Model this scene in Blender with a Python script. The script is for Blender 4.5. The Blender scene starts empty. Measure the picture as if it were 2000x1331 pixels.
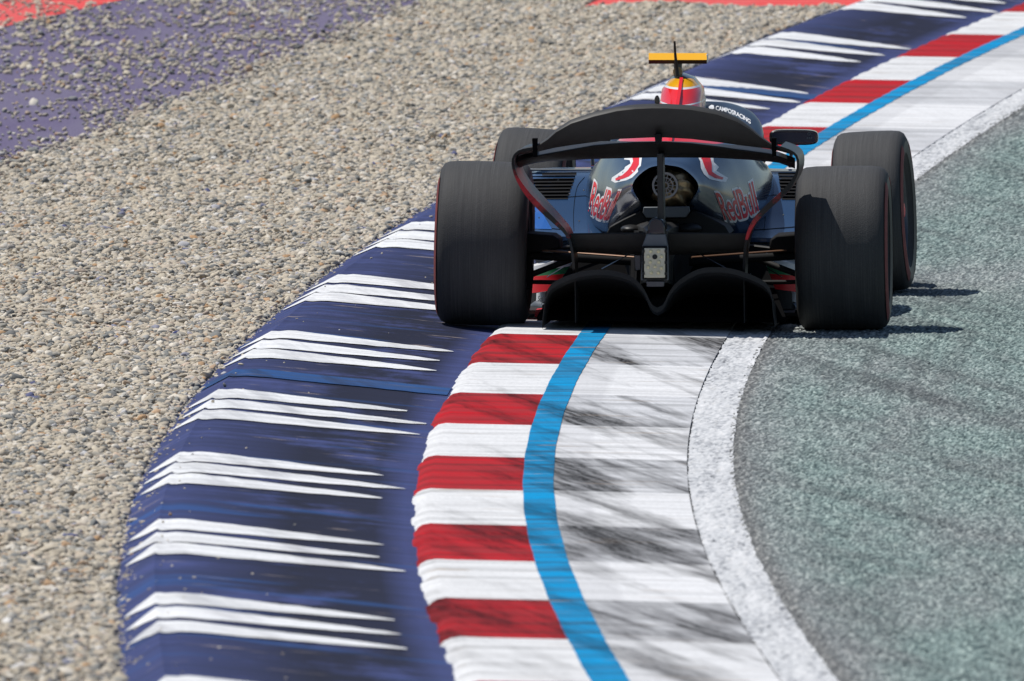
import bpy, bmesh, math, random
import numpy as np
from mathutils import Vector, Matrix
from mathutils.bvhtree import BVHTree
random.seed(4); rng = np.random.default_rng(11)
S = bpy.context.scene
COL = S.collection
R = math.radians

# ---------------------------------------------------------------- camera, sky, sun
F_PX = 38889.0                       # 700 mm on 36 mm, 2000 px wide photograph
Z_CAR = 83.6                         # metres to the rear axle
CAM_H = Z_CAR * 0.0492
PITCH = 0.0492 + 28.5 / F_PX
cd = bpy.data.cameras.new('camera'); cam = bpy.data.objects.new('camera', cd); COL.objects.link(cam)
cd.sensor_width = 36; cd.lens = 700; cd.clip_start = 1; cd.clip_end = 6000
cam.location = (0, 0, CAM_H); cam.rotation_euler = (math.pi / 2 - PITCH, 0, 0)
cd.dof.use_dof = True; cd.dof.focus_distance = 83.0; cd.dof.aperture_fstop = 15
S.camera = cam
SUN_EL, SUN_AZ = 63.5, 282.0         # azimuth clockwise from +Y: the sun stands to the left
w = bpy.data.worlds.new('World'); S.world = w; w.use_nodes = True
nt = w.node_tree; bg = nt.nodes['Background']
sky = nt.nodes.new('ShaderNodeTexSky'); sky.sky_type = 'NISHITA'; sky.sun_disc = False
sky.sun_elevation = R(SUN_EL); sky.sun_rotation = R(SUN_AZ); sky.altitude = 700
nt.links.new(sky.outputs[0], bg.inputs[0]); bg.inputs[1].default_value = 0.085
sl = bpy.data.lights.new('sun', 'SUN'); sl.energy = 4.0; sl.angle = R(0.5); sl.color = (1, .965, .91)
so = bpy.data.objects.new('sun', sl); COL.objects.link(so)
sd = Vector((math.sin(R(SUN_AZ)) * math.cos(R(SUN_EL)), math.cos(R(SUN_AZ)) * math.cos(R(SUN_EL)), math.sin(R(SUN_EL))))
so.rotation_euler = sd.to_track_quat('Z', 'Y').to_euler(); so.location = (-30, 80, 60)
S.view_settings.view_transform = 'Standard'; S.view_settings.look = 'None'; S.view_settings.gamma = 1
S.view_settings.exposure = 0.0

# ---------------------------------------------------------------- helpers
def H(Y):                            # the track runs through a shallow dip
    Y = np.asarray(Y, float)
    Yc = np.clip(Y, 55, 125)
    z = .0003 * (Yc - 86) ** 2
    sl_ = .0006 * (Yc - 86)
    d = Y - Yc
    return z + sl_ * np.sign(d) * 25 * (1 - np.exp(-np.abs(d) / 25))

def pix(x, y, dz=0.0):               # photograph pixel -> point on the ground
    t = PITCH + (y - 665.5) / F_PX; Y = CAM_H / t
    for _ in range(120): Y = .5 * Y + .5 * (CAM_H - dz - .0003 * (Y - 86) ** 2) / t
    return (x - 1000) / F_PX * Y, Y

def link(name, me, parent=None, mats=()):
    o = bpy.data.objects.new(name, me); COL.objects.link(o)
    if parent: o.parent = parent
    for m in (mats if isinstance(mats, (list, tuple)) else [mats]): me.materials.append(m)
    return o

def mesh(name, v, f, mats=(), parent=None, smooth=None, uv=None, attr=None):
    me = bpy.data.meshes.new(name); me.from_pydata([tuple(map(float, p)) for p in v], [], f)
    if uv is not None:
        L = me.uv_layers.new(name='UVMap'); vi = np.zeros(len(me.loops), np.int32); me.loops.foreach_get('vertex_index', vi)
        L.data.foreach_set('uv', np.asarray(uv, np.float32)[vi].ravel())
    if attr is not None:
        a = me.attributes.new('rnd', 'FLOAT', 'POINT'); a.data.foreach_set('value', np.asarray(attr, np.float32))
    me.update()
    if smooth is not None:
        me.shade_smooth(); me.set_sharp_from_angle(angle=R(smooth))
    return link(name, me, parent, mats)

def fixn(o):                         # outward normals
    b = bmesh.new(); b.from_mesh(o.data); bmesh.ops.recalc_face_normals(b, faces=b.faces); b.to_mesh(o.data); b.free(); return o

def tag(o, label=None, cat=None, group=None, kind=None):
    if label: o['label'] = label
    if cat: o['category'] = cat
    if group: o['group'] = group
    if kind: o['kind'] = kind
    return o

class NT:
    def __init__(s, name):
        s.m = bpy.data.materials.new(name); s.m.use_nodes = True; s.t = s.m.node_tree; s.b = s.t.nodes['Principled BSDF']
    def n(s, kind, **k):
        x = s.t.nodes.new('ShaderNode' + kind)
        for a, b in k.items(): setattr(x, a, b)
        return x
    def put(s, sock, val):
        if hasattr(val, 'links'): s.t.links.new(val, sock)
        else: sock.default_value = val
    def coord(s, kind='UV', scale=(1, 1, 1), loc=(0, 0, 0)):
        c = s.n('TexCoord'); m = s.n('Mapping'); m.inputs['Scale'].default_value = scale; m.inputs['Location'].default_value = loc
        s.t.links.new(c.outputs[kind], m.inputs[0]); return m.outputs[0]
    def noise(s, vec, scale=1.0, detail=3, rough=.55):
        x = s.n('TexNoise'); x.inputs['Scale'].default_value = scale; x.inputs['Detail'].default_value = detail; x.inputs['Roughness'].default_value = rough
        s.t.links.new(vec, x.inputs['Vector']); return x.outputs['Fac']
    def ramp(s, fac, stops, interp='LINEAR'):
        x = s.n('ValToRGB'); e = x.color_ramp.elements; x.color_ramp.interpolation = interp
        while len(e) < len(stops): e.new(.5)
        for i, (p, c) in enumerate(stops):
            e[i].position = p; e[i].color = (c, c, c, 1) if isinstance(c, (int, float)) else (*c, 1)
        s.put(x.inputs[0], fac); return x.outputs[0]
    def mix(s, fac, a, b, blend='MIX'):
        x = s.n('Mix', data_type='RGBA', blend_type=blend)
        for sock, v in ((x.inputs[0], fac), (x.inputs[6], a), (x.inputs[7], b)):
            if isinstance(v, tuple) and len(v) == 3: v = (*v, 1)
            s.put(sock, v)
        return x.outputs[2]
    def math(s, op, a, b=0.0):
        x = s.n('Math', operation=op); s.put(x.inputs[0], a); s.put(x.inputs[1], b); return x.outputs[0]
    def sep(s, vec):
        x = s.n('SeparateXYZ'); s.t.links.new(vec, x.inputs[0]); return x.outputs
    def bump(s, h, strength=.3, dist=.01):
        x = s.n('Bump'); x.inputs['Strength'].default_value = strength; x.inputs['Distance'].default_value = dist
        s.put(x.inputs['Height'], h); s.t.links.new(x.outputs[0], s.b.inputs['Normal'])
    def done(s, col=None, rough=.5, **k):
        if col is not None: s.put(s.b.inputs['Base Color'], (*col, 1) if isinstance(col, tuple) and len(col) == 3 else col)
        s.put(s.b.inputs['Roughness'], rough)
        for a, v in k.items(): s.put(s.b.inputs[a.replace('_', ' ')], v)
        return s.m

# ---------------------------------------------------------------- materials of the ground
def kerb_paint(name, base, wear=.5, rub=.4, rust=.3, rough=.85, blk=(.03, .028, .03), lo=.52, apron=False):
    t = NT(name)
    cross = t.noise(t.coord('UV', (.9, 5.0, 1)), 1, 5, .7)              # grime lying across the run of the kerb
    fine = t.noise(t.coord('UV', (60, 9, 1)), 1, 3, .6)
    o = t.sep(t.coord('Object')); cc = t.n('CombineXYZ')
    t.put(cc.inputs[0], t.math('ADD', t.math('MULTIPLY', o[0], 3.4), t.math('MULTIPLY', o[1], .52))); t.put(cc.inputs[1], t.math('MULTIPLY', o[0], 1.3))
    along = t.noise(cc.outputs[0], 1, 5, .62)                            # tyre rubber dragged over the kerb towards the track
    c2 = t.n('CombineXYZ'); t.put(c2.inputs[0], t.math('ADD', t.math('MULTIPLY', o[0], 30.0), t.math('MULTIPLY', o[1], 4.6))); t.put(c2.inputs[1], t.math('MULTIPLY', o[0], 5.0))
    brk = t.noise(c2.outputs[0], 1, 4, .7)                              # fine scuffs inside the rubber
    coat = t.ramp(t.sep(t.coord('UV'))[0], [(.60, .26 if apron else 0.0), (.625, 0.0)])
    teeth = t.math('FRACT', t.math('DIVIDE', t.sep(t.coord('UV'))[1], .498))
    c = t.mix(coat, base, (.36, .36, .38))
    c = t.mix(t.ramp(cross, [(.42, 0.0), (.64, wear)]), c, tuple(x * .40 + .035 for x in base))
    c = t.mix(t.math('MULTIPLY', t.ramp(teeth, [(.0, .8), (.10, .35), (.16, 0.0)]), t.ramp(cross, [(.4, .1), (.6, wear)])), c, tuple(x * .22 + .02 for x in base))
    far = t.n('MapRange'); t.put(far.inputs[0], t.sep(t.coord('UV'))[1]); far.inputs[1].default_value = 86; far.inputs[2].default_value = 97; far.inputs[3].default_value = 1; far.inputs[4].default_value = .12   # cars only cut this kerb around the apex
    brk = t.math('MULTIPLY', brk, 1.0)
    c = t.mix(t.math('MULTIPLY', t.math('MULTIPLY', t.ramp(along, [(lo, 0.0), (lo + .13, rub)]), far.outputs[0]), t.ramp(brk, [(.38, .55), (.56, 1.0)])), c, blk)
    ru = t.noise(t.coord('UV', (2.2, 6.0, 1), (7, 2, 0)), 1, 3, .5)
    c = t.mix(t.ramp(ru, [(.62, 0.0), (.70, rust)]), c, (.32, .23, .15))
    c = t.mix(t.ramp(fine, [(.35, .22), (.6, 0.0)]), c, tuple(x * .5 + .03 for x in base))
    t.bump(fine, .35, .004)
    return t.done(c, rough, Specular_IOR_Level=.06)

M = {}
M['k_white'] = kerb_paint('white_paint', (.76, .76, .76), .42, .45, .6)
M['k_grey'] = kerb_paint('worn_white_paint', (.64, .645, .66), .6, 1.0, .3, .85, (.024, .023, .024), .435, True)
M['k_apron'] = kerb_paint('apron_white_paint', (.77, .77, .775), .40, .8, .4, .85, (.026, .025, .026), .495, True)
M['k_red'] = kerb_paint('red_paint', (.50, .012, .020), .85, .9, .05, .85, (.04, .008, .009), .45)
M['k_blue'] = kerb_paint('light_blue_paint', (.0, .29, .60), 1.0, .9, .9, .85, (.008, .06, .12), .48)
def navy():
    t = NT('navy_paint')
    big = t.noise(t.coord('UV', (2.2, .62, 1), (1, 5, 0)), 1, 5, .65)
    cross = t.noise(t.coord('UV', (.8, 5.5, 1)), 1, 6, .7)
    fine = t.noise(t.coord('UV', (45, 7, 1)), 1, 3, .6)
    s = t.sep(t.coord('UV'))[0]
    c = t.mix(t.ramp(cross, [(.38, 0.0), (.62, .85)]), (.062, .078, .205), (.040, .050, .120))
    mask = t.ramp(t.math('ADD', s, 1.0), [(.12, .15), (.38, .6), (.58, 1.0), (.86, .95), (.96, .05)])   # driven-on middle of the ramp
    dark = t.math('ADD', t.math('MULTIPLY', big, .72), t.math('MULTIPLY', cross, .33))
    c = t.mix(t.math('MULTIPLY', t.ramp(dark, [(.40, 0.0), (.51, .93)]), mask), c, (.019, .020, .032))
    ru = t.noise(t.coord('UV', (2.6, 5.5, 1), (4, 9, 0)), 1, 4, .6)
    c = t.mix(t.ramp(ru, [(.64, 0.0), (.70, .75)]), c, (.30, .25, .23))
    bl = t.noise(t.coord('UV', (.7, 2.2, 1), (14, 3, 0)), 1, 2, .5)
    c = t.mix(t.ramp(bl, [(.60, 0.0), (.70, .5)]), c, (.03, .10, .30))
    t.bump(fine, .3, .004)
    return t.done(c, .85, Specular_IOR_Level=.08)
M['navy'] = navy()
M['flare'] = kerb_paint('flare_white_paint', (.82, .825, .83), .42, .35, .25, .85, (.12, .12, .15), .50)
M['band'] = kerb_paint('band_blue_paint', (.028, .090, .26), .9, .7, .2)

def asphalt():
    t = NT('asphalt')
    a = t.n('Attribute', attribute_name='rnd').outputs['Fac']
    s = t.sep(t.coord('UV'))[0]; o = t.sep(t.coord('Object'))
    big = t.noise(t.coord('UV', (1.1, .14, 1)), 1, 4, .6)
    streak = t.noise(t.coord('UV', (6.5, .12, 1), (2, 0, 0)), 1, 3, .55)
    cc = t.n('CombineXYZ'); t.put(cc.inputs[0], t.math('ADD', t.math('MULTIPLY', o[0], 3.0), t.math('MULTIPLY', o[1], .46))); t.put(cc.inputs[1], t.math('MULTIPLY', o[0], .8))
    skid = t.noise(cc.outputs[0], 1, 4, .6)                                 # tyre marks cutting across the lane
    c = t.ramp(a, [(0, (.014, .022, .024)), (.30, (.072, .104, .104)), (.55, (.195, .258, .246)), (.80, (.38, .465, .43)), (1, (.60, .67, .62))])
    g2 = t.ramp(a, [(0, (.022, .025, .028)), (.5, (.19, .20, .205)), (1, (.60, .60, .58))])
    c = t.mix(t.ramp(big, [(.36, .7), (.56, 0.0)]), c, g2)
    dk = t.ramp(a, [(0, (.012, .013, .015)), (.6, (.085, .09, .095)), (1, (.27, .28, .28))])
    c = t.mix(t.ramp(skid, [(.49, 0.0), (.67, .60)]), c, dk)
    c = t.mix(t.ramp(streak, [(.52, 0.0), (.70, .4)]), c, dk)
    edge = t.n('MapRange'); t.put(edge.inputs[0], t.math('ADD', s, t.math('MULTIPLY', t.math('SUBTRACT', streak, .5), .05)))
    edge.inputs[1].default_value = .03; edge.inputs[2].default_value = .085; edge.inputs[3].default_value = .9; edge.inputs[4].default_value = 0
    c = t.mix(edge.outputs[0], c, t.ramp(a, [(0, (.02, .018, .017)), (.6, (.10, .092, .082)), (1, (.34, .32, .29))]))
    e2 = t.n('MapRange'); t.put(e2.inputs[0], s); e2.inputs[1].default_value = .08; e2.inputs[2].default_value = .30; e2.inputs[3].default_value = .6; e2.inputs[4].default_value = 0
    c = t.mix(e2.outputs[0], c, g2)
    return t.done(c, .9, Specular_IOR_Level=.06)
M['asphalt'] = asphalt()
def edge_paint():
    t = NT('edge_line_paint')
    a = t.n('Attribute', attribute_name='rnd').outputs['Fac']
    dirt = t.noise(t.coord('UV', (9, .5, 1)), 1, 4, .65)
    k = t.math('ADD', t.math('MULTIPLY', a, .55), t.math('MULTIPLY', dirt, .6))
    c = t.ramp(k, [(.30, (.06, .065, .07)), (.44, (.36, .37, .39)), (.56, (.55, .56, .57)), (.8, (.72, .72, .725))])
    return t.done(c, .9, Specular_IOR_Level=.06)
M['line'] = edge_paint()
def stone():
    t = NT('gravel_stone')
    a = t.n('Attribute', attribute_name='tint', attribute_type='INSTANCER').outputs['Fac']
    c = t.ramp(a, [(0, (.15, .155, .155)), (.13, (.28, .285, .27)), (.28, (.47, .41, .32)), (.55, (.60, .53, .415)), (.74, (.53, .455, .36)), (.84, (.75, .69, .59)), (.90, (.38, .38, .365)), (.955, (.50, .30, .15)), (.985, (.76, .74, .70)), (1, (.06, .075, .20))])
    n = t.noise(t.coord('Object'), 3.0, 3)
    c = t.mix(t.ramp(n, [(.3, .25), (.6, 0.0)]), c, (.26, .22, .17))
    return t.done(c, .85, Specular_IOR_Level=.12)
M['stone'] = stone()
def flat(name, a, b, scale, rough=.85):
    t = NT(name); n = t.noise(t.coord('Object'), scale, 5, .6)
    return t.done(t.ramp(n, [(.3, a), (.7, b)]), rough, Specular_IOR_Level=.12)
M['bed'] = flat('gravel_dust', (.24, .20, .15), (.36, .31, .25), 40)
def painted_asphalt(name, base):
    t = NT(name)
    n = t.noise(t.coord('Object', (2.5, .35, 1)), 1, 5, .6); f = t.noise(t.coord('Object', (90, 12, 1)), 1, 2)
    c = t.mix(t.ramp(n, [(.30, .25), (.70, .6)]), base, tuple(x * .55 + .17 for x in base))
    c = t.mix(t.ramp(f, [(.3, .35), (.6, 0.0)]), c, tuple(x * .5 for x in base))
    return t.done(c, .9, Specular_IOR_Level=.1)
M['purple'] = painted_asphalt('purple_paint', (.115, .088, .185))
M['redrun'] = painted_asphalt('red_runoff_paint', (.80, .045, .04))
M['slab'] = flat('kerb_concrete', (.03, .03, .03), (.07, .07, .065), 30)
M['land'] = flat('far_ground', (.20, .20, .13), (.34, .31, .23), .05)

# ---------------------------------------------------------------- kerb edge lines, traced and smoothed
TR = {
 'C': [(2000,8),(1948,30),(1844,72),(1760,112),(1668,158),(1580,200),(1488,250),(962,655),(916,711),(882,769),(846,827),(828,892),(814,952),(814,1024),(817,1093),(844,1173),(867,1251)],
 'D': [(2000,60),(1952,78),(1920,96),(1880,116),(1840,138),(1800,158),(1760,174),(1716,196),(1676,224),(1620,252),(1594,276),(1562,296),(1150,644),(1136,658),(1104,714),(1068,772),(1046,830),(1026,880),(1022,956),(1026,980),(1028,1031),(1042,1097),(1070,1178),(1102,1256),(1155,1331)],
 'E': [(2000,76),(1956,92),(1920,110),(1888,128),(1828,160),(1780,184),(1720,222),(1680,240),(1620,280),(1570,310),(1192,646),(1182,660),(1150,714),(1116,774),(1098,832),(1082,880),(1081,960),(1084,980),(1087,1031),(1104,1100),(1136,1182),(1176,1258),(1217,1331)],
 'G': [(2000,172),(1912,228),(1832,276),(1792,302),(1426,656),(1404,696),(1376,756),(1352,820),(1346,868),(1344,920),(1353,980),(1356,1020),(1364,1044),(1392,1113),(1431,1210),(1475,1270),(1511,1331)],
 'H': [(2000,204),(1920,256),(1840,308),(1788,342),(1500,652),(1476,700),(1456,740),(1436,800),(1424,868),(1426,920),(1434,980),(1461,1054),(1498,1127),(1544,1210),(1590,1279),(1622,1331)],
 'A': [(240,1331),(235,1200),(232,1120),(240,1040),(255,980),(280,910),(320,840),(360,790),(445,715),(490,660),(550,600),(600,560),(680,510),(760,450),(860,395),(1240,185),(1415,107),(1475,80),(1545,52),(1625,28),(1685,2)],
 'B': [(805,433),(780,450),(755,470),(670,536),(640,555),(605,573),(545,645),(525,664),(500,683),(435,760),(420,778),(405,798),(365,880),(350,898),(335,920),(318,1007),(310,1030),(300,1055),(310,1157),(320,1185),(330,1215),(1532,66),(1428,106),(1628,28)],
}
RIDGE = .08
rows, rhs = [], []
NP, keys = 7, list(TR)
def npow(Y): q = (np.asarray(Y, float) - 87) / 30; return np.stack([q ** i for i in range(NP)], -1)
for ki, k in enumerate(keys):
    for q in TR[k]:
        X, Y = pix(*q, RIDGE if k == 'B' else 0)
        r = np.zeros(NP + 3 * len(keys)); r[:NP] = npow(Y); qn = (Y - 87) / 30
        if ki: r[NP + 3 * ki: NP + 3 * ki + 3] = (1, qn, qn * qn)
        rows.append(r); rhs.append(X)
for ki in range(1, len(keys)):                       # keep the widths nearly constant
    for j, wgt in ((1, .6), (2, 1.2)):
        r = np.zeros(NP + 3 * len(keys)); r[NP + 3 * ki + j] = wgt; rows.append(r); rhs.append(0)
SOL = np.linalg.lstsq(np.array(rows), np.array(rhs), rcond=None)[0]
def edge(k, Y):
    Y = np.asarray(Y, float); Yc = np.clip(Y, 57.5, 116.5); ki = keys.index(k)
    def val(y):
        r = npow(y) @ SOL[:NP]; qn = (y - 87) / 30
        return r + (SOL[NP + 3 * ki] + SOL[NP + 3 * ki + 1] * qn + SOL[NP + 3 * ki + 2] * qn * qn if ki else 0)
    return val(Yc) + (val(Yc + .05) - val(Yc - .05)) / .1 * (Y - Yc)
PER, RED0, REDL = 5.01, 82.34, 2.48
Y0, Y1 = 50.0, 124.0

def strip(name, Ys, cols, mats, parent=None, smooth=30, kind=None):
    """sheet swept along the track: cols = list of (fx(Y), fz(Y)) arrays; uv = metres from the kerb's inner edge, metres along"""
    Ys = np.asarray(Ys); nC = len(cols); c0 = edge('C', Ys); hz = H(Ys)
    V = np.zeros((len(Ys), nC, 3)); UV = np.zeros((len(Ys), nC, 2))
    for j, (fx, fz) in enumerate(cols):
        x = fx(Ys) if callable(fx) else fx; z = fz(Ys) if callable(fz) else fz
        V[:, j, 0] = x; V[:, j, 1] = Ys; V[:, j, 2] = hz + z; UV[:, j, 0] = x - c0; UV[:, j, 1] = Ys
    idx = np.arange(len(Ys) * nC).reshape(len(Ys), nC)
    f = np.stack([idx[:-1, :-1], idx[:-1, 1:], idx[1:, 1:], idx[1:, :-1]], -1).reshape(-1, 4)
    o = mesh(name, V.reshape(-1, 3), f.tolist(), mats, parent, smooth, UV.reshape(-1, 2))
    if kind: o['kind'] = kind
    return o

# ---------------------------------------------------------------- ground, runoff
gx = np.array([-3000, -600, -120, -30, -8, 0, 8, 30, 120, 600, 3000.]); gy = np.array([-3000, -500, -100, 0, 30, 45, 55, 62, 70, 78, 86, 94, 102, 110, 118, 125, 140, 160, 200, 300, 700, 3500.])
gv = [(x, y, float(H(y)) - .09) for y in gy for x in gx]; n = len(gx)
gf = [(j * n + i, j * n + i + 1, (j + 1) * n + i + 1, (j + 1) * n + i) for j in range(len(gy) - 1) for i in range(n - 1)]
tag(mesh('ground', gv, gf, M['land']), kind='structure')
def PB(Y): return -2.52 + .1105 * (np.asarray(Y, float) - 97.93) + .03 * np.sin(np.asarray(Y) * 1.3)   # gravel / paint border
Yr = np.arange(88, 160.1, 1.0)
strip('painted_runoff', Yr, [(lambda Y: np.full_like(Y, -16.0), -.03), (lambda Y: np.full_like(Y, -6.0), -.03), (lambda Y: np.full_like(Y, -3.0), -.03), (lambda Y: PB(Y) + .25, -.03)], M['purple'], kind='structure')
Yr = np.arange(110, 160.1, 1.0)
strip('red_runoff', Yr, [(lambda Y: np.full_like(Y, -16.0), -.026), (lambda Y: np.clip(-2.93 + .203 * (Y - 114.09), -15.9, 1), -.026)], M['redrun'], kind='structure')
Yr = np.arange(115.95, 160.1, 1.0)
strip('red_runoff_strip', Yr, [(lambda Y: .46 + .11 * (Y - 116.35), -.004), (lambda Y: edge('A', Y) - .01, -.004)], M['redrun'], kind='structure')
Yr = np.arange(Y0 - 20, 118, .5)
strip('gravel_bed', Yr, [(lambda Y: np.minimum(-9.0, PB(Y) - .02) * (Y < 90) + (Y >= 90) * (PB(Y) - .02), -.034)] +
      [(lambda Y, k=k: (1 - k) * np.where(Y < 90, -8.9, PB(Y)) + k * (edge('A', Y) + .02), -.012) for k in (0.02, .5, 1)], M['bed'], kind='structure')

# ---------------------------------------------------------------- track (rough asphalt) and white edge line
def rough_sheet(name, Ys, offs, x_of, amp, mats, zoff=0.0, grain=None):
    Ys = np.asarray(Ys); nC = len(offs); c0 = x_of(Ys)
    X = c0[:, None] + offs[None, :]; Yg = np.repeat(Ys[:, None], nC, 1)
    fine = (np.arange(nC) < grain)[None, :] if grain else np.ones((1, nC), bool)
    X = X + np.where(fine, rng.uniform(-.003, .003, X.shape), 0); X[:, 0] = c0 + rng.uniform(-.003, .003, len(Ys))
    Yg = Yg + np.where(fine, rng.uniform(-.02, .02, X.shape), 0)
    r = rng.random(X.shape)
    Z = H(Yg) + zoff + np.where(fine, amp * (r ** 2.2 - .35), 0)
    col = np.clip(.5 + .82 * (.30 * r + .70 * rng.random(X.shape) - .5), 0, 1)
    col = np.where(fine, col, .52)
    V = np.stack([X, Yg, Z], -1).reshape(-1, 3); UV = np.stack([X - c0[:, None], Yg], -1).reshape(-1, 2)
    idx = np.arange(len(Ys) * nC).reshape(len(Ys), nC)
    f = np.stack([idx[:-1, :-1], idx[:-1, 1:], idx[1:, 1:], idx[1:, :-1]], -1).reshape(-1, 4)
    me = bpy.data.meshes.new(name); me.vertices.add(len(V)); me.vertices.foreach_set('co', V.astype(np.float32).ravel())
    me.loops.add(f.size); me.loops.foreach_set('vertex_index', f.astype(np.int32).ravel())
    me.polygons.add(len(f)); me.polygons.foreach_set('loop_start', np.arange(0, f.size, 4, dtype=np.int32))
    me.update(calc_edges=True)
    L = me.uv_layers.new(name='UVMap'); L.data.foreach_set('uv', UV.astype(np.float32)[f.ravel()].ravel())
    a = me.attributes.new('rnd', 'FLOAT', 'POINT'); a.data.foreach_set('value', col.astype(np.float32).ravel())
    return link(name, me, None, mats)
Yt = np.concatenate([np.arange(30, 54, .5), np.arange(54, 118, .05), np.arange(118, 160, .5)])
offs = np.concatenate([np.arange(0, 1.7, .0072), [1.75, 2.2, 3, 5, 9, 14]])
tag(rough_sheet('track', Yt, offs, lambda Y: edge('H', Y), .0085, M['asphalt'], 0.0, int(np.sum(offs < 1.7))), kind='structure')
wl = np.linspace(0, .165, 17)
Yw = np.arange(54, 118, .05); 
def wline():
    o = rough_sheet('edge_line', Yw, wl, lambda Y: edge('G', Y) + .0045 + .0015 * np.sin(Y * 1.7) * np.sin(Y * .6), .0085, M['line'], .002)
    return o
tag(wline(), kind='structure')

# ---------------------------------------------------------------- striped kerb
def saw(Y): q = (np.asarray(Y) / .498) % 1.0; return np.where(q < .12, q / .12, 1 - (q - .12) / .88)     # steps across the kerb
def kz(amp, base): return lambda Y: base + amp * saw(Y)
def lerp(a, b, k): return lambda Y: edge(a, Y) * (1 - k) + edge(b, Y) * k
def hsh(i): q = np.sin(np.asarray(i, float) * 12.9898) * 43758.5453; return q - np.floor(q)
jag = lambda Y: (hsh(np.floor(np.asarray(Y) / .498)) - .5) * .022 - .010 * ((np.asarray(Y) / .498) % 1.0) * hsh(np.floor(np.asarray(Y) / .498) + 7) + .004 * np.sin(np.asarray(Y) * 41.0) * np.sin(np.asarray(Y) * 7)
kroot = strip('striped_kerb', np.arange(Y0, Y1, .5), [(lambda Y: edge('C', Y) + .03, -.03), (lambda Y: edge('G', Y) + .02, -.03)], M['slab'])
tag(kroot, 'concrete kerb painted in red and white blocks with a light blue line beside the track', 'kerb', kind='structure')
k = int((Y0 - RED0) // PER)
while RED0 + k * PER - REDL < Y1:
    top = RED0 + k * PER
    for nm, a, b, m, m2 in (('red_block', top - REDL, top, 'k_red', 'k_grey'), ('white_block', top, top + PER - REDL, 'k_white', 'k_apron')):
        a, b = max(a, Y0), min(b, Y1)
        if b - a < .2: continue
        Ys = np.unique(np.concatenate([np.arange(math.ceil(a / .0415) * .0415, b, .0415), [a, b]]))
        cols = [(lambda Y: edge('C', Y) - .012 + jag(Y), -.012), (lambda Y: edge('C', Y) + .004 + .6 * jag(Y), kz(.009, .002)), (lambda Y: edge('C', Y) + .022, kz(.011, .010)),
                (lambda Y: edge('C', Y) + .05, kz(.008, .018))] + [(lerp('C', 'D', q), kz(.008 - .005 * q, .018 - .004 * q)) for q in (.3, .6, 1.0)]
        strip(nm, Ys, cols, M[m], kroot, 35)
        nm2 = 'worn_block' if nm == 'red_block' else 'apron_block'
        cols = [(lerp('E', 'G', q), kz(.004 - .003 * q, .014 - .010 * q)) for q in (0, .15, .35, .6, .85, 1.0)] + [(lambda Y: edge('G', Y) + .003, -.02)]
        strip(nm2, Ys, cols, M[m2], kroot, 35)
    k += 1
Ys = np.arange(Y0, Y1, .0415)
strip('light_blue_line', Ys, [(lambda Y: edge('D', Y) - .004 + .0012 * np.sin(Y * 3.1), kz(.003, .0165)), (lerp('D', 'E', .5), kz(.0035, .0168)), (lambda Y: edge('E', Y) + .004 + .0012 * np.sin(Y * 2.3), kz(.004, .0165))], M['k_blue'], kroot, 35)

# ---------------------------------------------------------------- navy ramp kerb with white flares
def ramp_x(q):           # q: 0 at the striped kerb, 1 at the ridge, 2 at the gravel
    if q <= 1: return lerp('C', 'B', q)
    return lerp('B', 'A', q - 1)
def ramp_z(q):
    if q <= 1: z = -.004 + (RIDGE + .004) * q
    else: z = RIDGE * (2 - q)
    return z - .010 * math.exp(-((q - 1) / .05) ** 2)
QS = [0, .15, .3, .5, .7, .85, .94, .98, 1.0, 1.1, 1.25, 1.5, 1.8, 2.0]
nroot = strip('ramp_kerb', np.arange(Y0, Y1, .2), [(lambda Y: edge('C', Y) + .02, -.006)] + [(ramp_x(q), ramp_z(q)) for q in QS] + [(lambda Y: edge('A', Y) - .04, -.05)], M['navy'])
tag(nroot, 'navy painted ramp kerb with white pointed stripes along the gravel', 'kerb', kind='structure')
def flare(name, ya, L, q_in, mat, thin=True):
    qs = [q for q in np.linspace(q_in, .9, 14)] + [.94, .98, 1.0, 1.1, 1.25, 1.4, 1.55, 1.7, 1.82]
    V, UV, Fc = [], [], []
    for i, q in enumerate(qs):
        if thin:
            if q <= 1: k_ = max(0.0, (q - q_in) / (1 - q_in)); wd = L * (.06 + .94 * k_ ** .62); mid = ya + L * (.5 - .10 * (1 - k_))
            else: k_ = min(1.0, (q - 1) / .82); wd = L * (.05 + .95 * (1 - k_) ** .9); mid = ya + L * (.5 - .02 * k_)
        else: wd = L; mid = ya + L / 2
        for s_ in (-.5, 0, .5):
            Y = mid + s_ * wd + (random.uniform(-.022, .022) if s_ else 0)
            x = float(ramp_x(q)(np.array([Y]))[0]); V.append((x, Y, float(H(Y)) + ramp_z(q) + .004)); UV.append((x - float(edge('C', Y)), Y))
        if i:
            b = 3 * (i - 1)
            for s_ in (0, 1): Fc.append((b + s_, b + 3 + s_, b + 4 + s_, b + 1 + s_))
    return fixn(mesh(name, V, Fc, mat, nroot, 40, UV))
k = -7
while True:
    g = 81.55 + k * 5.0
    if g - 2.5 > Y1 - 2: break
    if g > Y0 + 3:
        for j in range(3):
            flare('white_flare', g - .84 * j - .76 + random.uniform(-.03, .03), .76 * random.uniform(.90, 1.04), random.uniform(.03, .16), M['flare'])
    k += 1
for ya, L in ((77.6, .60), (105.6, .5)): flare('blue_band', ya, L, .01, M['band'], False)

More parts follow.
